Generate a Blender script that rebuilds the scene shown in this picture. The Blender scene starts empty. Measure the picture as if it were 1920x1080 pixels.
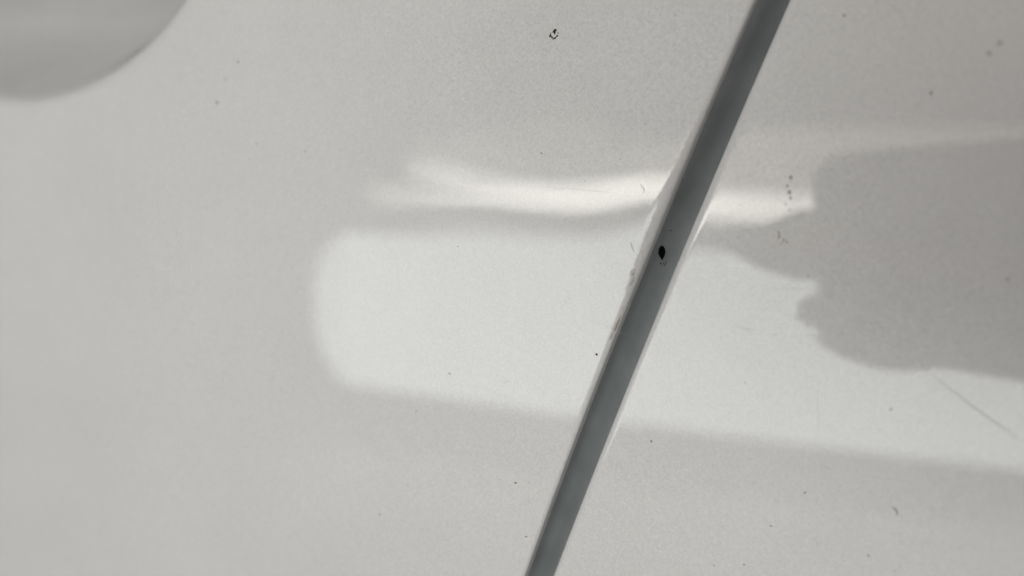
import bpy, bmesh, math, random
import numpy as np
from mathutils import Vector

random.seed(4)
S = bpy.context.scene
C = S.collection
MM = 0.001
Z0 = 0.95                      # height of the spot the phone is held in front of, metres above the road

# ------------------------------------------------------------------ camera
cam_d = bpy.data.cameras.new('camera')
cam = bpy.data.objects.new('camera', cam_d); C.objects.link(cam)
cam.location = (0, -0.19, Z0)
cam.rotation_euler = (math.radians(90 - 4.4), 0, math.radians(22.1))
cam_d.sensor_width = 36
cam_d.lens = 36 * 1700 / 1920
cam_d.clip_start = 0.004
cam_d.clip_end = 200
cam_d.dof.use_dof = True
cam_d.dof.focus_distance = 0.203
cam_d.dof.aperture_fstop = 5.2
S.camera = cam

# ------------------------------------------------------------------ ambient light of the bay
W = bpy.data.worlds.new('World'); S.world = W
W.use_nodes = True
bg = W.node_tree.nodes['Background']
bg.inputs['Color'].default_value = (1.0, 0.97, 0.95, 1)
bg.inputs['Strength'].default_value = 0.225

# ------------------------------------------------------------------ lamps
def area(name, loc, target, sx, sy, radiance, col, roll=0.0, spread=180):
    d = bpy.data.lights.new(name, 'AREA')
    d.shape = 'RECTANGLE'; d.size = sx; d.size_y = sy
    d.energy = radiance * sx * sy * math.pi
    d.color = col; d.spread = math.radians(spread)
    o = bpy.data.objects.new(name, d); C.objects.link(o)
    o.location = loc
    q = (Vector(target) - Vector(loc)).to_track_quat('-Z', 'Y')
    o.rotation_euler = q.to_euler()
    if roll: o.rotation_euler.rotate_axis('Z', roll)
    return o

# the wide daylit doorway behind the photographer
X0, X1 = -1.98, 2.6
zt, zb = -0.135, -0.79
TA, TB, TF = 0.165, 0.58, 0.17
zc, xc = (zt+zb)/2, (X0+X1)/2
area('daylight_doorway', (xc, -2.5, Z0+zc), (xc, 0, Z0+zc), X1-X0, zt-zb, 3.25, (0.955, 0.998, 0.985), roll=math.radians(-1.9))
# its rounded end
for k, (a, b, hh) in enumerate(((0, .035, .60), (.035, .065, .54), (.065, .09, .47), (.09, .11, .38), (.11, .125, .26))):
    area('daylight_doorway_end', (X0-(a+b)/2, -2.5, Z0+zc+0.075), (X0-(a+b)/2, 0, Z0+zc+0.075), b-a, hh, 2.9, (0.955, 0.998, 0.985))
# warm tube lamps with narrow reflectors hung above it, and a wide dim lamp added for the halo around them
def strip(name, xa, za, xb, zb_, w, rad, col, aim=None, spread=180):
    xm = (xa+xb)/2; zm = Z0+(za+zb_)/2
    area(name, (xm, -2.5, zm), (xm if aim is None else aim, 0, zm), math.hypot(xb-xa, zb_-za), w, rad, col, roll=math.atan2(zb_-za, xb-xa), spread=spread)
strip('tube_lamp', -1.68, 0.088, 0.6, 0.0, 0.085, TB, (1.0, 0.965, 0.88), aim=0.05, spread=50)
strip('tube_lamp_upper', -1.58, 0.190, -0.62, 0.118, 0.085, TA, (1.0, 0.965, 0.88), aim=-0.12, spread=27)
strip('halo_lamp', -1.5, 0.185, 1.2, 0.185, 0.22, TF, (1.0, 0.945, 0.85), aim=0.22, spread=64)

S.view_settings.view_transform = 'Standard'
S.view_settings.look = 'None'
S.view_settings.exposure = 0.22
S.view_settings.gamma = 1.0
S.render.engine = 'CYCLES'
S.cycles.use_denoising = True
S.cycles.denoising_prefilter = 'ACCURATE'
S.cycles.max_bounces = 10
S.cycles.diffuse_bounces = 6
S.cycles.sample_clamp_indirect = 4

# ------------------------------------------------------------------ materials
def mat(name):
    m = bpy.data.materials.new(name); m.use_nodes = True
    nt = m.node_tree
    return m, nt, nt.nodes['Principled BSDF'], nt.nodes, nt.links

def simple(name, col, rough=0.6, spec=0.5, noise=None, coat=0, metal=0):
    m, nt, p, N, L = mat(name)
    p.inputs['Base Color'].default_value = (*col, 1)
    p.inputs['Roughness'].default_value = rough
    p.inputs['Specular IOR Level'].default_value = spec
    p.inputs['Coat Weight'].default_value = coat
    p.inputs['Metallic'].default_value = metal
    if noise:
        tc = N.new('ShaderNodeTexCoord'); nz = N.new('ShaderNodeTexNoise')
        nz.inputs['Scale'].default_value = noise[0]; nz.inputs['Detail'].default_value = 4
        rp = N.new('ShaderNodeValToRGB')
        rp.color_ramp.elements[0].color = (*[c*(1-noise[1]) for c in col], 1)
        rp.color_ramp.elements[1].color = (*[min(1, c*(1+noise[1])) for c in col], 1)
        rp.color_ramp.elements[0].position = 0.3; rp.color_ramp.elements[1].position = 0.7
        L.new(tc.outputs['Object'], nz.inputs['Vector']); L.new(nz.outputs['Fac'], rp.inputs['Fac'])
        L.new(rp.outputs['Color'], p.inputs['Base Color'])
    return m

def pearl():
    """white pearl: flakes tilt the base layer, a clear coat lies smooth over it"""
    m, nt, p, N, L = mat('pearl_white_paint')
    tc = N.new('ShaderNodeTexCoord')
    vo = N.new('ShaderNodeTexVoronoi'); vo.inputs['Scale'].default_value = 3400
    L.new(tc.outputs['Object'], vo.inputs['Vector'])
    vo2 = N.new('ShaderNodeTexVoronoi'); vo2.inputs['Scale'].default_value = 2000
    L.new(tc.outputs['Object'], vo2.inputs['Vector'])
    add = N.new('ShaderNodeVectorMath'); add.operation = 'ADD'
    L.new(vo.outputs['Color'], add.inputs[0]); L.new(vo2.outputs['Color'], add.inputs[1])
    sub = N.new('ShaderNodeVectorMath'); sub.operation = 'SUBTRACT'; sub.inputs[1].default_value = (1, 1, 1)
    L.new(add.outputs[0], sub.inputs[0])
    sc = N.new('ShaderNodeVectorMath'); sc.operation = 'SCALE'; sc.inputs['Scale'].default_value = 0.225
    L.new(sub.outputs[0], sc.inputs[0])
    geo = N.new('ShaderNodeNewGeometry')
    a2 = N.new('ShaderNodeVectorMath'); a2.operation = 'ADD'
    L.new(geo.outputs['Normal'], a2.inputs[0]); L.new(sc.outputs[0], a2.inputs[1])
    nm = N.new('ShaderNodeVectorMath'); nm.operation = 'NORMALIZE'
    L.new(a2.outputs[0], nm.inputs[0]); L.new(nm.outputs[0], p.inputs['Normal'])
    # a faint film of road dust, very slightly warmer and greyer in patches
    nz = N.new('ShaderNodeTexNoise'); nz.inputs['Scale'].default_value = 26; nz.inputs['Detail'].default_value = 5
    L.new(tc.outputs['Object'], nz.inputs['Vector'])
    rp = N.new('ShaderNodeValToRGB')
    rp.color_ramp.elements[0].position = 0.35; rp.color_ramp.elements[1].position = 0.68
    rp.color_ramp.elements[0].color = (0.822, 0.808, 0.798, 1); rp.color_ramp.elements[1].color = (0.850, 0.837, 0.829, 1)
    L.new(nz.outputs['Fac'], rp.inputs['Fac'])
    # flake brightness
    hs = N.new('ShaderNodeMixRGB'); hs.blend_type = 'MULTIPLY'; hs.inputs['Fac'].default_value = 0.15
    bw = N.new('ShaderNodeRGBToBW'); L.new(vo.outputs['Color'], bw.inputs[0])
    mr = N.new('ShaderNodeMapRange'); mr.inputs['To Min'].default_value = 0.55; mr.inputs['To Max'].default_value = 1.35
    L.new(bw.outputs[0], mr.inputs['Value'])
    L.new(rp.outputs['Color'], hs.inputs['Color1']); L.new(mr.outputs[0], hs.inputs['Color2'])
    L.new(hs.outputs[0], p.inputs['Base Color'])
    p.inputs['Roughness'].default_value = 0.36
    p.inputs['Specular IOR Level'].default_value = 0.35
    p.inputs['Coat Weight'].default_value = 1.0
    p.inputs['Coat Roughness'].default_value = 0.018
    p.inputs['Coat IOR'].default_value = 1.5
    # orange peel of the clear coat
    op = N.new('ShaderNodeTexNoise'); op.inputs['Scale'].default_value = 420; op.inputs['Detail'].default_value = 2
    L.new(tc.outputs['Object'], op.inputs['Vector'])
    bp = N.new('ShaderNodeBump'); bp.inputs['Strength'].default_value = 0.006; bp.inputs['Distance'].default_value = 0.0006
    L.new(op.outputs['Fac'], bp.inputs['Height']); L.new(bp.outputs[0], p.inputs['Coat Normal'])
    return m

M = dict(
    pearl=pearl(),
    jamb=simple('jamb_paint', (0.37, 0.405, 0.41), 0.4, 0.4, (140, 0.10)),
    black=simple('black_grit', (0.006, 0.006, 0.006), 0.85, 0.1),
    grit=simple('dark_grit', (0.035, 0.03, 0.02), 0.9, 0.1),
    grey=simple('grey_dust', (0.30, 0.29, 0.265), 0.9, 0.1),
    brown=simple('brown_dirt', (0.16, 0.09, 0.05), 0.9, 0.1),
    mud=simple('dried_mud', (0.46, 0.42, 0.38), 0.9, 0.1, (900, 0.3)),
    rust=simple('rusty_chip', (0.46, 0.40, 0.32), 0.9, 0.1, (700, 0.35)),
    chip=simple('bare_primer', (0.60, 0.59, 0.56), 0.8, 0.2, (800, 0.2)),
    scuff=simple('scuffed_clear_coat', (0.64, 0.64, 0.62), 0.6, 0.3),
    skin=simple('skin', (0.30, 0.17, 0.12), 0.5, 0.4, (90, 0.12)),
    phone=simple('phone_black', (0.02, 0.02, 0.022), 0.35, 0.5),
    glass=simple('lens_glass', (0.004, 0.004, 0.008), 0.05, 0.7, coat=1),
    metal=simple('phone_frame', (0.10, 0.10, 0.11), 0.3, 0.5, metal=1),
    cord=simple('cord_grey', (0.10, 0.10, 0.10), 0.7, 0.3),
)

# ------------------------------------------------------------------ helpers
def empty(name, loc):
    o = bpy.data.objects.new(name, None); C.objects.link(o)
    o.location = loc; o.empty_display_size = 0.02
    return o

def link(name, me, m, parent=None):
    o = bpy.data.objects.new(name, me); C.objects.link(o)
    if m: me.materials.append(m)
    if parent:
        bpy.context.view_layer.update()
        o.parent = parent; o.matrix_parent_inverse = parent.matrix_world.inverted()
    return o

def tag(o, label, cat, group=None):
    o['label'] = label; o['category'] = cat
    if group: o['group'] = group
    return o

def mesh_of(bm, name, smooth=True):
    me = bpy.data.meshes.new(name); bm.to_mesh(me); bm.free()
    if smooth: me.polygons.foreach_set('use_smooth', [True]*len(me.polygons))
    return me

# ------------------------------------------------------------------ shape of the car's side (millimetres, y away from the photographer)
PL = (2.65e-4, 0.4040, -43.1)       # door edge  x(z)
PR = (1.86e-4, 0.4050, -35.8)       # rear panel edge x(z)

def g(x, z, x0, z0, sx, sz, rot=0.0):
    c, s = math.cos(rot), math.sin(rot)
    u = (x-x0)*c + (z-z0)*s; v = -(x-x0)*s + (z-z0)*c
    return np.exp(-0.5*((u/sx)**2 + (v/sz)**2))

def body(x, z):
    return x*x/8000.0 + z*z/4000.0

def dents(x, z):
    # hollow pressed into the door beside its edge, and the bruised edge itself
    return (-0.055*g(x, z, -69, 4.0, 17, 6.0) + 0.115*g(x, z, -63, 17, 18, 6.8) - 0.40*g(x, z, -40, 13, 9.5, 14)
            - 0.034*g(x, z, -88, 3.6, 9, 3.0) + 0.013*g(x, z, -63, 6.0, 10, 3.2))

def cup(x, z):
    rho = np.sqrt(((x+232)/73.0)**2 + ((z-91)/56.0)**2)
    a = np.clip((1-rho)*92.0, -60, 92)
    k = 1.7
    a = k*np.logaddexp(0, a/k)
    return 70*np.tanh(a/70)

def door_y(x, z):
    return body(x, z) + dents(x, z) + cup(x, z)

def rear_y(x, z):
    return body(x, z) + 0.15 + 0.012*g(x, z, -24, 2.0, 15, 5.0)

def grid(name_faces, X, Y, Zc, material, parent):
    """X, Y, Z 2-D arrays in mm -> one or more smooth objects; name_faces = [(name, mask over cells)]"""
    P = np.stack([X, Y, Zc], -1)
    du = np.gradient(P, axis=0); dv = np.gradient(P, axis=1)
    n = np.cross(du, dv); n /= np.linalg.norm(n, axis=-1, keepdims=True) + 1e-12
    R_, Q_ = X.shape
    if n[R_//2, Q_//2, 1] > 0: n = -n; flip = True
    else: flip = False
    idx = np.arange(R_*Q_).reshape(R_, Q_)
    a, b, c, d = idx[:-1, :-1], idx[1:, :-1], idx[1:, 1:], idx[:-1, 1:]
    F = np.stack([a, d, c, b] if flip else [a, b, c, d], -1)
    V = P.reshape(-1, 3)*MM; V[:, 2] += Z0
    Nn = n.reshape(-1, 3)
    out = []
    for name, mask in name_faces:
        f = F[mask]
        used, inv = np.unique(f.ravel(), return_inverse=True)
        f = inv.reshape(-1, 4)
        me = bpy.data.meshes.new(name)
        me.vertices.add(len(used)); me.vertices.foreach_set('co', V[used].astype(np.float32).ravel())
        me.loops.add(f.size); me.loops.foreach_set('vertex_index', f.astype(np.int32).ravel())
        me.polygons.add(len(f)); me.polygons.foreach_set('loop_start', np.arange(0, f.size, 4, dtype=np.int32))
        me.update(calc_edges=True); me.validate()
        me.polygons.foreach_set('use_smooth', [True]*len(f))
        me.normals_split_custom_set_from_vertices([tuple(v) for v in Nn[used]])
        out.append(link(name, me, material, parent))
    return out

bm = bmesh.new()
n = 24
vs = [[bm.verts.new((-5 + 10*i/n, -2.42 + 3.94*j/n, 0)) for j in range(n+1)] for i in range(n+1)]
for i in range(n):
    for j in range(n): bm.faces.new((vs[i][j], vs[i+1][j], vs[i+1][j+1], vs[i][j+1]))
ground = link('ground', mesh_of(bm, 'ground'), simple('concrete', (0.62, 0.59, 0.56), 0.8, 0.3, (9, 0.12)))
ground['kind'] = 'structure'

car = empty('car', (-0.04, 0.0, Z0-0.15))
tag(car, 'pearl white car side with a slanting seam between door and rear body panel', 'car')

def edge_profile(r, wall, back):
    """offset from edge (inwards positive) and depth, from the flat start of the roll to the hidden fold"""
    pts = []
    for a in np.linspace(0, math.pi/2, 15)[1:]:
        pts.append(('roll', 1-math.sin(a), 1-math.cos(a)))
    for w in np.linspace(0, 1, 6)[1:]: pts.append(('wall', 0.0, w*wall))
    for w in np.linspace(0, 1, 5)[1:]: pts.append(('back', w*back, 0.4*w))
    return pts

def build_panel(side):
    zs = np.arange(-165, 140.01, 0.75)
    if side == 'door':
        flat = np.concatenate([np.arange(300, 60, -1.1), np.arange(60, 8, -0.6), np.arange(8, 0.0, -0.25)])
        poly, sg = PL, -1
        wall, back = 3.2, 4.0
    else:
        flat = np.concatenate([np.arange(190, 60, -1.6), np.arange(60, 8, -0.8), np.arange(8, 0.0, -0.25)])
        poly, sg = PR, 1
        wall, back = 7.0, -1.5
    Zg, _ = np.meshgrid(zs, flat, indexing='ij')
    xe = np.polyval(poly, zs)
    rng = np.random.RandomState(3)
    if side == 'door':
        wob = np.interp(zs, np.arange(-170, 150, 2.3), rng.rand(len(np.arange(-170, 150, 2.3)))-0.5)
        r = 1.15 + 1.7*np.exp(-0.5*((zs+3)/16)**2) + 0.5*wob*np.exp(-0.5*((zs+12)/18)**2)
    else:
        r = 1.75 + 0.0*zs
    cols_x, cols_d = [], []
    for t in flat: cols_x.append(xe + sg*(r + t)); cols_d.append(0*zs)
    for kind, o, d in edge_profile(1, wall, back):
        if kind == 'roll': cols_x.append(xe + sg*r*o); cols_d.append(0.6*r*d)
        elif kind == 'wall': cols_x.append(xe); cols_d.append(0.6*r + d)
        else: cols_x.append(xe + sg*o); cols_d.append(0.6*r + wall + d)
    X = np.stack(cols_x, 1); D = np.stack(cols_d, 1); ZZ = np.repeat(zs[:, None], X.shape[1], 1)
    fy = door_y if side == 'door' else rear_y
    Y = fy(X, ZZ) + D
    if side == 'door':
        rho2 = ((X+232)/73.0)**2 + ((ZZ-91)/56.0)**2
        m = (rho2[:-1, :-1] < 1.0)
        dr, cp = grid([('door_panel', ~m), ('handle_cup', m)], X, Y, ZZ, M['pearl'], car)
        cp.parent = dr; cp.matrix_parent_inverse = dr.matrix_world.inverted()
        return dr
    return grid([('rear_panel', np.ones((X.shape[0]-1, X.shape[1]-1), bool))], X, Y, ZZ, M['pearl'], car)[0]

bpy.context.view_layer.update()
door = build_panel('door')
rear = build_panel('rear')
bpy.context.view_layer.update()
door['label'] = 'white door skin with a dented, chipped rear edge'
rear['label'] = 'white rear body panel beyond the seam'

# jamb seen through the seam: a shallow channel
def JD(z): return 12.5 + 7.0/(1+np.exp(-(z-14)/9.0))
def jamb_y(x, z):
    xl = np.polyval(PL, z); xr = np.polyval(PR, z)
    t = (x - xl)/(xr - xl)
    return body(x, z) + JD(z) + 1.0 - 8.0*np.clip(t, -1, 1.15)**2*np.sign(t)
zs = np.arange(-165, 140.01, 2.0)
ts = np.linspace(-1.6, 1.15, 34)
Zj = np.repeat(zs[:, None], len(ts), 1)
Xj = np.polyval(PL, Zj) + ts[None, :]*(np.polyval(PR, Zj)-np.polyval(PL, Zj))
jamb = grid([('door_jamb', np.ones((len(zs)-1, len(ts)-1), bool))], Xj, jamb_y(Xj, Zj), Zj, M['jamb'], car)[0]
jamb['label'] = 'shaded grey jamb at the bottom of the seam'

# the pull handle bridging the cup
def sweep(pts, radii, seg=14, squash=1.0):
    """closed tube through points with elliptic section (squash in z)"""
    bm = bmesh.new(); rings = []
    P = [Vector(p) for p in pts]
    for i, p in enumerate(P):
        t = (P[min(i+1, len(P)-1)] - P[max(i-1, 0)]).normalized()
        up = Vector((0, 0, 1)) if abs(t.z) < 0.9 else Vector((0, 1, 0))
        s = t.cross(up).normalized(); v = s.cross(t)
        rings.append([bm.verts.new(p + (s*math.cos(a) + v*math.sin(a)*squash)*radii[i]) for a in [2*math.pi*k/seg for k in range(seg)]])
    for A, B in zip(rings, rings[1:]):
        for k in range(seg): bm.faces.new((A[k], A[(k+1) % seg], B[(k+1) % seg], B[k]))
    bm.faces.new(rings[0][::-1]); bm.faces.new(rings[-1])
    return bm

hp = []; hr = []
for i in range(29):
    t = i/28
    x = -345 + 222*t
    bow = math.sin(math.pi*t)**0.35 if 0 < t < 1 else 0
    hp.append((x*MM, (4 + body(x, 86) - 26*bow)*MM, Z0 + (86 + 4*t)*MM)); hr.append((6.5 + 2.5*bow)*MM)
handle = link('door_handle', mesh_of(sweep(hp, hr, 18, 2.0), 'door_handle'), M['pearl'], door)

# ------------------------------------------------------------------ dirt, hairs, scratches
def surf(x, z, side=None):
    if side is None: side = 'rear' if x > np.polyval(PR, z) else 'door'
    if side == 'jamb': return float(jamb_y(np.float64(x), np.float64(z)))
    return float(door_y(np.float64(x), np.float64(z)) if side == 'door' else rear_y(x, z))

def crumb(x, z, sx, sz, h, rot=0.0, side=None, jag=0.25, name='dirt_speck', m='grit', parent=None, point=False, seed=0):
    """a low irregular grain sitting on the paint (sizes in mm)"""
    rnd = random.Random(seed*77 + int(x*10)*13 + int(z*10))
    bm = bmesh.new()
    n = 12; c, s = math.cos(rot), math.sin(rot)
    rings = []
    for q, (f, hh) in enumerate(((1.0, 0.0), (0.85, 0.6), (0.45, 1.0))):
        ring = []
        for k in range(n):
            a = 2*math.pi*k/n
            if q == 0: jg = 1 + jag*(rnd.random()-0.5)*2; crumb_j = ring
            rr = f*(js[k] if q else jg)
            if q == 0:
                if k == 0: js = []
                js.append(jg)
            u = math.cos(a)*sx*rr; v = math.sin(a)*sz*rr
            if point and v < 0: u *= max(0.1, 1 - (abs(v)/sz)**1.6)
            xx = x + u*c - v*s; zz = z + u*s + v*c
            ring.append(bm.verts.new((xx*MM, (surf(xx, zz, side) - hh*h + 0.01)*MM, Z0 + zz*MM)))
        rings.append(ring)
    top = bm.verts.new((x*MM, (surf(x, z, side) - h*1.1)*MM, Z0 + z*MM))
    for A, B in zip(rings, rings[1:]):
        for k in range(n): bm.faces.new((A[k], A[(k+1) % n], B[(k+1) % n], B[k]))
    for k in range(n): bm.faces.new((rings[-1][k], rings[-1][(k+1) % n], top))
    bm.faces.new(rings[0][::-1])
    bmesh.ops.recalc_face_normals(bm, faces=bm.faces)
    return link(name, mesh_of(bm, name), M[m], parent)

def strand(pts, rad, name, m, side=None, parent=None, lift=0.0):
    P = []
    for (x0, z0), (x1, z1) in zip(pts, pts[1:]):
        for k in range(6):
            t = k/6; P.append((x0+(x1-x0)*t, z0+(z1-z0)*t))
    P.append(pts[-1])
    n = len(P)
    Q = [(x*MM, (surf(x, z, side) - lift)*MM, Z0 + z*MM) for x, z in P]
    R_ = [rad*MM*(0.25 + 0.75*math.sin(math.pi*(i+0.3)/(n-0.4))) for i in range(n)]
    return link(name, mesh_of(sweep(Q, R_, 6), name), M[m], parent)

# the black grain lying in the seam, with bristles
bx, bz = -45.2, -7.6
bug = empty('black_grain', (bx*MM, surf(bx, bz, 'jamb')*MM, Z0+bz*MM))
tag(bug, 'pointed black grain stuck on the grey jamb inside the seam', 'grain')
BX, BZ = bx - 0.9, bz - 0.3
crumb(BX, BZ, 0.88, 1.75, 0.7, 0.08, 'jamb', 0.05, 'grain_body', 'black', bug, point=True)
for i, (dx, dz, ex, ez) in enumerate([(-0.6, 0.7, -1.0, 0.95), (-0.7, 0.1, -1.05, 0.05), (-0.55, -0.3, -1.0, -0.25), (0.6, 0.2, 0.95, 0.1)]):
    strand([(BX+dx, BZ+dz), (BX+ex, BZ+ez)], 0.06, 'bristle', 'black', 'jamb', bug)
o = empty('grit_scatter', ((BX+0.4)*MM, surf(BX+0.4, BZ-2.6, 'jamb')*MM, Z0+(BZ-2.6)*MM))
tag(o, 'faint scatter of grey grit below the black grain in the seam', 'grit')
for dx, dz, a in [(-0.2, -2.4, .16), (0.5, -2.3, .12), (0.9, -2.6, .15), (1.0, -2.1, .1), (0.3, -2.8, .1), (1.25, -1.7, .1), (1.2, -2.2, 0.13)]:
    crumb(BX+dx, BZ+dz, a, a*1.3, 0.06, 0, 'jamb', 0.3, 'crumb', 'grit', o)
tag(crumb(BX+1.9, BZ+5.1, .13, .2, 0.08, 0, 'jamb', 0.3, 'dirt_speck', 'grit'), 'tiny dark speck on the jamb above the black grain', 'speck')

# ring shaped dirt spot high on the door
dx0, dz0 = -67.5, 40.3
o = empty('dirt_spot', (dx0*MM, surf(dx0, dz0)*MM, Z0+dz0*MM))
tag(o, 'ring of small black dirt crumbs stuck high on the white door', 'dirt')
for i, (dx, dz, a, b, ro, mm) in enumerate([(0.05, 0.55, .42, .2, .5, 'grit'), (0.0, 0.2, .2, .34, .2, 'grit'), (-.86, -.32, .22, .3, -.4, 'grit'), (-.55, -.62, .16, .24, .6, 'grit'),
        (-.25, -.98, .2, .14, 0, 'brown'), (.1, -.85, .28, .18, .2, 'grit'), (.55, -.45, .24, .18, .6, 'grit'), (.12, .85, .2, .12, .1, 'brown'), (.75, .1, .1, .2, 0, 'grey'), (-.8, .2, .1, .16, 0, 'mud')]):
    crumb(dx0+dx*1.1, dz0+dz*1.1, a*1.2, b*1.2, 0.12, ro, None, 0.35, 'crumb', mm, o, seed=i)

SP = [(-154.7,40.2,.55,.3,'grey'),(-149.0,19.0,.3,.25,'grey'),(-133.9,16.7,.28,.25,'grey'),(-70.4,14.4,.3,.16,'grey'),(-40.8,41.9,.12,.16,'grit'),(-91.2,-6.6,.16,.14,'grey'),
      (-76.9,-61.3,.38,.2,'grit'),(-74.4,-73.9,.34,.2,'grey'),(-114.1,-73.9,.4,.3,'grey'),(-93.7,-36.7,.3,.22,'grey'),(-102.9,-46.6,.22,.22,'grey'),(-57.3,-29.9,.3,.3,'grit'),(-46.9,19.9,.12,.12,'grey'),
      (-161.8,30.1,.7,.5,'mud'),(-159.0,36.0,.35,.3,'mud'),(-73.6,-60.9,.2,.1,'grey'),(-121,4.0,.2,.16,'mud'),(-175,-40,.3,.2,'mud'),(-60.2,8.1,.12,.09,'grey'),(-52.2,12.6,.1,.14,'grey'),
      (-7.8,39.2,.24,.2,'grit'),(8.0,23.5,.3,.26,'brown'),(19.2,32.0,.6,.5,'mud'),(17.6,30.2,.35,.4,'mud'),(-12.9,-56.0,.3,.17,'brown'),(-31.1,-74.3,.14,.12,'grit'),(-19.4,-63.9,.2,.14,'grit'),
      (-0.4,-67.6,.34,.16,'grey'),(2.8,-37.4,.26,.34,'grey'),(-24.8,-73.1,.18,.14,'grit'),(-13.2,-11.5,.14,.12,'grit'),(22.1,-11.4,.26,.3,'grey'),(-10.2,-66.6,.12,.1,'grit'),(-10.6,-65.3,.14,.07,'grey'),
      (4.5,-70,.3,.1,'grey'),(13.5,41.0,.3,.26,'grit'),(-2.0,41.3,.2,.14,'grey'),(-25.2,-34,.14,.12,'grey'),(-44.9,-48.3,.2,.3,'grit')]
WHERE = ['long grey speck on the door beside the handle cup', 'faint grey speck on the door below the handle cup', 'small grey speck on the door left of the upper bright streak', 'grey speck on the door just above the bright streak',
    'tiny dark speck on the door by the seam, level with the dirt ring', 'tiny grey speck on the door inside the pale reflection', 'dark flat speck low on the door near the seam', 'grey speck on the door near the foot of the seam',
    'blurred grey speck low on the plain part of the door', 'faint grey speck on the door at the lower rim of the pale reflection', 'faint grey speck on the door just below the pale reflection', 'round dark speck on the door beside the seam, within the pale reflection',
    'tiny grey speck on the door between the dirt ring and the bright streak', 'wide pale mud speck on the door under the handle cup', 'small pale mud speck on the door next to the handle cup rim', 'thin grey fleck on the door beside the dark flat speck',
    'pale mud speck on the door left of the bright streak', 'pale mud speck alone on the door left of the pale reflection', 'minute grey fleck on the door within the bright streak', 'minute upright grey fleck on the door above the bright streak by the seam',
    'small dark speck high on the rear panel', 'round brown speck on the rear panel above the dark reflection', 'larger of two pale mud specks high on the rear panel', 'smaller of two pale mud specks high on the rear panel',
    'reddish brown speck on the rear panel below the pale reflection', 'tiny dark speck low on the rear panel near the seam', 'dark speck low on the rear panel under the reddish brown speck', 'flat grey fleck low on the rear panel under the lint fibre',
    'upright grey speck on the rear panel below the long scratch', 'small dark speck at the foot of the rear panel', 'tiny dark speck on the rear panel in the notch of the dark reflection', 'grey speck on the rear panel inside the dark reflection',
    'minute dark speck on the rear panel, lower of a close pair', 'minute grey fleck on the rear panel, upper of a close pair', 'long flat grey fleck at the foot of the rear panel', 'dark speck on the rear panel above the two pale mud specks',
    'small grey speck high on the rear panel beside a dark one', 'tiny grey speck on the rear panel within the pale reflection', 'upright dark speck on the rolled edge of the rear panel']
for i, (x, z, a, b, mm) in enumerate(SP):
    side = 'door' if x < np.polyval(PL, z) else 'rear'
    k = 0.75 if x < -100 else 0.9
    tag(crumb(x, z, a*k, b*k, 0.08, random.uniform(-.6, .6), side, 0.3, 'dirt_speck', mm, seed=i),
        WHERE[i], 'speck', 'dirt specks on the white %s' % ('door' if side == 'door' else 'rear panel'))

tag(strand([(3.5, -56.9), (4.2, -57.3), (4.6, -57.9), (4.6, -58.6)], 0.13, 'lint_fibre', 'grey', lift=.05), 'short bent grey lint fibre low on the rear panel', 'fibre')
tag(strand([(-47.7, 7.3), (-47.4, 6.7), (-46.8, 6.1), (-46.9, 5.5), (-47.3, 5.3)], 0.07, 'lint_fibre', 'grey', lift=.03), 'tiny hooked fibre on the door beside the bright streak', 'fibre')
tag(strand([(-49.8, -4.9), (-49.5, -5.9), (-49.2, -6.6), (-48.9, -7.3)], 0.06, 'lint_fibre', 'grey', lift=.03), 'thin curved fibre on the door level with the black grain', 'fibre')
for nm, lab, pts in [('mud_smear', 'faint vertical mud smear on the rear panel inside the bright streak', [(-17.0, 8.2, .3, .5), (-17.6, 6.4, .25, .35), (-17.2, 5.2, .4, .5), (-17.0, 4.0, .3, .4), (-17.9, 2.9, .18, .3), (-17.1, 1.6, .4, .14)]),
                     ('mud_smear', 'small brown mud smear in two dabs on the rear panel below the bright streak', [(-19.1, -3.0, .18, .6), (-19.1, -3.8, .28, .3), (-18.1, -4.4, .24, .3), (-18.4, -5.0, .22, .18), (-17.5, -4.9, .2, .25)])]:
    o = empty(nm, (pts[0][0]*MM, surf(pts[0][0], pts[0][1])*MM, Z0+pts[0][1]*MM)); tag(o, lab, 'smear')
    for i, (x, z, a, b) in enumerate(pts): crumb(x, z, a, b, 0.04, .25, 'rear', 0.4, 'dab', 'mud', o, seed=i)

# scratches in the clear coat are parts of their panel
for pts, w, par in [([(-74.5, 6.9), (-66, 6.7), (-56.0, 5.7), (-51, 5.3)], .06, door), ([(-69, 6.4), (-63.5, 6.3)], .04, door), ([(-80.5, -38.0), (-77.2, -37.1)], .08, door),
                    ([(-62, -21.5), (-55, -23.5), (-49.8, -25.6)], .035, door),
                    ([(-28.5, -22.1), (-25.5, -22.7), (-22.9, -23.0)], .10, rear), ([(-14.0, -23.2), (-12.4, -23.4), (-9.9, -23.9)], .09, rear), ([(-10.9, -32.1), (-10.7, -38), (-10.6, -45.2)], .05, rear),
                    ([(-24, -14.6), (-16, -14.2), (-12, -14.3)], .05, rear), ([(-12, -46), (-2, -48.5)], .05, rear), ([(-16, -19), (-14.5, -21)], .07, rear), ([(6.0, -26.6), (11.1, -31.0), (17.5, -35.9), (24.1, -40.6), (28, -43)], .15, rear), ([(-20, 10.2), (-13, 9.6)], .05, rear)]:
    strand(pts, w, 'scratch', 'scuff', 'door' if par is door else 'rear', par, lift=-w*0.55)

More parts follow.
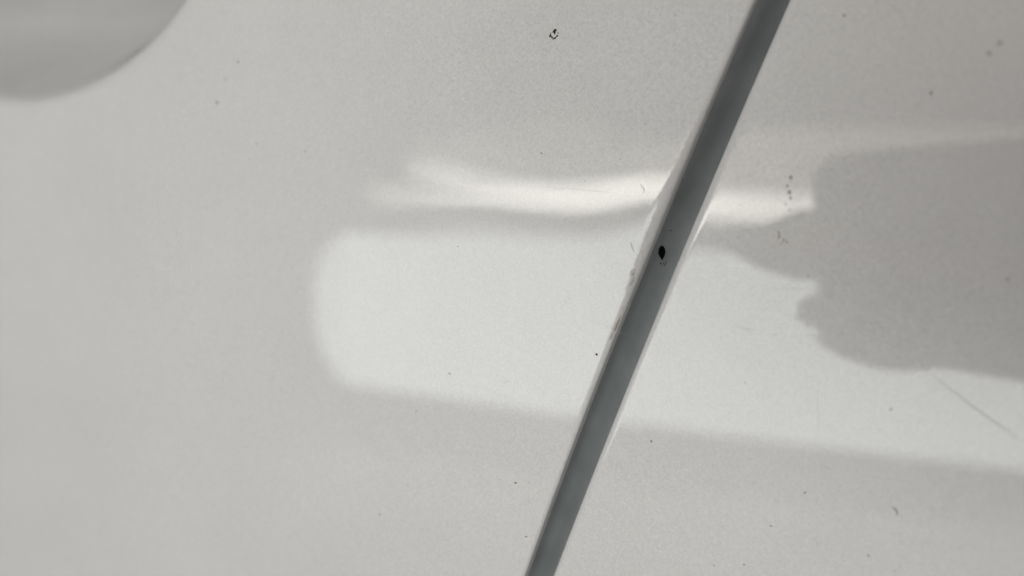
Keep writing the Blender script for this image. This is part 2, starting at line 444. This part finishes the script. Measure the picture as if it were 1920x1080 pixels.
# flaked and stained paint along the dented door edge
def lip_r(z): return 1.15 + 1.7*math.exp(-0.5*((z+3)/16)**2)
def chip(z, off, sx, sz, m, seed):
    rnd = random.Random(seed); bm = bmesh.new(); n = 14; ring = []; mid = []
    for q, f in enumerate((1.0, 0.55)):
        for k in range(n):
            a = 2*math.pi*k/n; j = f*(1 + 0.35*(rnd.random()-0.5))
            zz = z + math.sin(a)*sz*j; o = max(0.04, off + math.cos(a)*sx*j)
            r = lip_r(zz); x = np.polyval(PL, zz) - o
            d = 0.0 if o >= r else 0.6*r*(1 - math.cos(math.asin(min(1, 1 - o/r))))
            (ring if q == 0 else mid).append(bm.verts.new((x*MM, (float(door_y(x, zz)) + d - (0.0 if q == 0 else 0.05))*MM, Z0 + zz*MM)))
    for k in range(n): bm.faces.new((ring[k], ring[(k+1) % n], mid[(k+1) % n], mid[k]))
    bm.faces.new(mid)
    bmesh.ops.recalc_face_normals(bm, faces=bm.faces)
    return link('paint_chip', mesh_of(bm, 'paint_chip'), M[m], door)
for i, (z, off, sx, sz, mm) in enumerate([(-11.6, 1.5, .6, .9, 'chip'), (-11.9, 1.3, .3, .5, 'rust'), (-13.6, 0.9, .3, 1.4, 'chip'), (-18.0, 0.45, .22, 2.6, 'rust'), (-22.8, 0.45, .25, 2.2, 'rust'), (-25.8, 0.7, .25, 1.0, 'chip')]):
    chip(z, off, sx, sz, mm, i+5)

# ------------------------------------------------------------------ the phone and the hand holding it (seen mirrored in the paint)
ph = empty('smartphone', (0, -0.2, Z0-0.03))
tag(ph, 'dark smartphone held sideways before the car, mirrored in the rear panel', 'phone')
def rbox(name, cx, cy, cz, w, t, h, rad, m, parent):
    bm = bmesh.new(); n = 8
    out = []
    for sx, sz, a0 in ((1, 1, 0), (-1, 1, 90), (-1, -1, 180), (1, -1, 270)):
        for k in range(n+1):
            a = math.radians(a0 + 90*k/n)
            out.append((cx + sx*(w/2-rad) + rad*math.cos(a), cz + sz*(h/2-rad) + rad*math.sin(a)))
    f = bm.faces.new([bm.verts.new((x*MM, (cy-t/2)*MM, z*MM)) for x, z in out])
    e = bmesh.ops.extrude_face_region(bm, geom=[f])
    bmesh.ops.translate(bm, vec=(0, t*MM, 0), verts=[v for v in e['geom'] if isinstance(v, bmesh.types.BMVert)])
    bmesh.ops.bevel(bm, geom=[ed for ed in bm.edges if abs(ed.verts[0].co.y-ed.verts[1].co.y) < 1e-7], offset=min(0.0008, t*MM*0.2), segments=2, affect='EDGES')
    bmesh.ops.recalc_face_normals(bm, faces=bm.faces)
    o = link(name, mesh_of(bm, name, False), m)
    o.parent = parent
    return o
# local frame of the phone: lens at (0, *, 30) above the root
parts = [rbox('phone_body', 49, -2.2, 23.5, 147, 8, 72, 13, M['phone'], ph),
         rbox('screen', 49, -6.8, 23.5, 139, 1, 65, 6, M['glass'], ph),
         rbox('camera_bump', -2, 2.4, 36, 32, 1.2, 33, 7, M['metal'], ph)]
for lx, lz in ((8, 43), (-9.5, 43), (-9.5, 27)):
    parts.append(rbox('lens', lx, 3.4, lz, 12, 0.8, 12, 5.99, M['glass'], ph))
ph.rotation_euler = (0, math.radians(-3.8), 0)

def skinned(name, chains, m, parent=None):
    """one continuous skin over joint chains; chains = list of [(x,y,z,r)...] in mm, each later chain starts at a joint index"""
    verts, edges, rad = [], [], []
    for start, pts in chains:
        prev = start
        for (x, y, z, r) in pts:
            verts.append((x*MM, y*MM, Z0 + z*MM)); rad.append(r*MM)
            if prev is not None: edges.append((prev, len(verts)-1))
            prev = len(verts)-1
    me = bpy.data.meshes.new(name); me.from_pydata(verts, edges, [])
    o = link(name, me, m, parent)
    md = o.modifiers.new('skin', 'SKIN'); md.use_smooth_shade = True
    sv = me.skin_vertices[0].data
    for i, r in enumerate(rad): sv[i].radius = (r, r)
    sv[0].use_root = True
    sb = o.modifiers.new('sub', 'SUBSURF'); sb.levels = 2; sb.render_levels = 2
    return o
m, nt, p, N, L = mat('skin_and_jacket')          # skin, with the dark jacket beginning at the elbow
geo = N.new('ShaderNodeNewGeometry'); sep = N.new('ShaderNodeSeparateXYZ'); L.new(geo.outputs['Position'], sep.inputs[0])
c1 = N.new('ShaderNodeMath'); c1.operation = 'LESS_THAN'; c1.inputs[1].default_value = -0.30; L.new(sep.outputs['Y'], c1.inputs[0])
c2 = N.new('ShaderNodeMath'); c2.operation = 'LESS_THAN'; c2.inputs[1].default_value = Z0 + 0.07; L.new(sep.outputs['Z'], c2.inputs[0])
c3 = N.new('ShaderNodeMath'); c3.operation = 'MULTIPLY'; L.new(c1.outputs[0], c3.inputs[0]); L.new(c2.outputs[0], c3.inputs[1])
mx = N.new('ShaderNodeMixRGB'); mx.inputs['Color1'].default_value = (0.30, 0.17, 0.12, 1); mx.inputs['Color2'].default_value = (0.035, 0.038, 0.045, 1)
L.new(c3.outputs[0], mx.inputs['Fac']); L.new(mx.outputs[0], p.inputs['Base Color']); p.inputs['Roughness'].default_value = 0.6
person = skinned('person', [  # hand shows in the paint; body added out of view to block doorway light
    (None, [(400, -900, -400, 140), (385, -800, -240, 130), (365, -680, -80, 145)]),                      # 0-2 pelvis, waist, chest
    (2, [(355, -600, 25, 75), (350, -560, 85, 52), (345, -520, 145, 78), (342, -500, 210, 86), (341, -495, 260, 60)]),  # 3-7 neck, head
    (6, [(338, -415, 190, 14)]),                                                                       # 8 nose
    (2, [(450, -620, 5, 75), (515, -560, -10, 58), (450, -460, -120, 46), (372, -372, -150, 40), (255, -268, -100, 33), (165, -212, -58, 23), (140, -200, -52, 19), (104, -190, -46, 15), (86, -188, -46, 17)]),  # 9-17 right arm to palm
    (17, [(60, -187, -30, 10), (42, -186, -22, 9.4), (10, -186, -18.5, 8.4), (-14, -188, -17, 8.6), (-28, -202, -10, 20), (-42, -199, -13, 14), (-53, -198, -11, 9.5), (-62, -198, -9, 6), (-70, -198, -8, 3.5)]),   # index
    (17, [(62, -186, -44, 11), (40, -184, -42, 9.8), (14, -184, -42, 9.2), (-8, -185, -41.5, 9.4), (-24, -187, -40.5, 8.8), (-32, -188, -40, 6)]),       # middle
    (17, [(64, -187, -57, 10.5), (46, -185, -57, 9.2), (26, -185, -53.5, 8.8), (6, -186, -57, 9), (-6, -187, -54.5, 8.8), (-18, -188, -50, 8), (-23, -188, -48, 6)]),           # ring
    (17, [(70, -190, -66, 9), (58, -190, -60, 8), (46, -189, -58.5, 8)]),                                                                              # little
    (16, [(98, -205, -34, 12), (84, -217, -18, 10.5), (62, -219, -8, 9.5), (42, -217, -2, 8.5), (32, -215, 0, 6)]),                                      # thumb on the screen side
    (2, [(290, -620, 5, 72), (240, -600, -10, 56), (215, -640, -150, 46), (225, -640, -270, 40), (255, -600, -350, 32), (280, -575, -385, 22), (285, -560, -400, 24), (290, -530, -410, 15)]),  # left arm on the knee
    (0, [(315, -860, -430, 105), (275, -720, -440, 88), (260, -590, -455, 66), (262, -680, -640, 62), (265, -760, -860, 44), (265, -745, -912, 40), (265, -600, -925, 25)]),
    (0, [(490, -860, -430, 105), (530, -720, -440, 88), (545, -590, -455, 66), (540, -680, -640, 62), (535, -760, -860, 44), (535, -745, -912, 40), (535, -600, -925, 25)]),
], m)
tag(person, 'squatting person in a dark jacket holding the phone; hand mirrored in the rear panel, unseen body added to shade it', 'person')
bm = bmesh.new(); bmesh.ops.create_uvsphere(bm, u_segments=24, v_segments=14, radius=0.098)
for v in list(bm.verts):
    if v.co.y > 0.035 and v.co.z < 0.045: bm.verts.remove(v)
for v in bm.verts:
    f = 1 + 0.03*math.sin(v.co.x*160)*math.cos(v.co.z*120); v.co *= f; v.co.x *= 0.92
    v.co += Vector((0.342, -0.507, Z0+0.215))
link('hair', mesh_of(bm, 'hair'), simple('hair', (0.02, 0.015, 0.012), 0.6, 0.3), person)
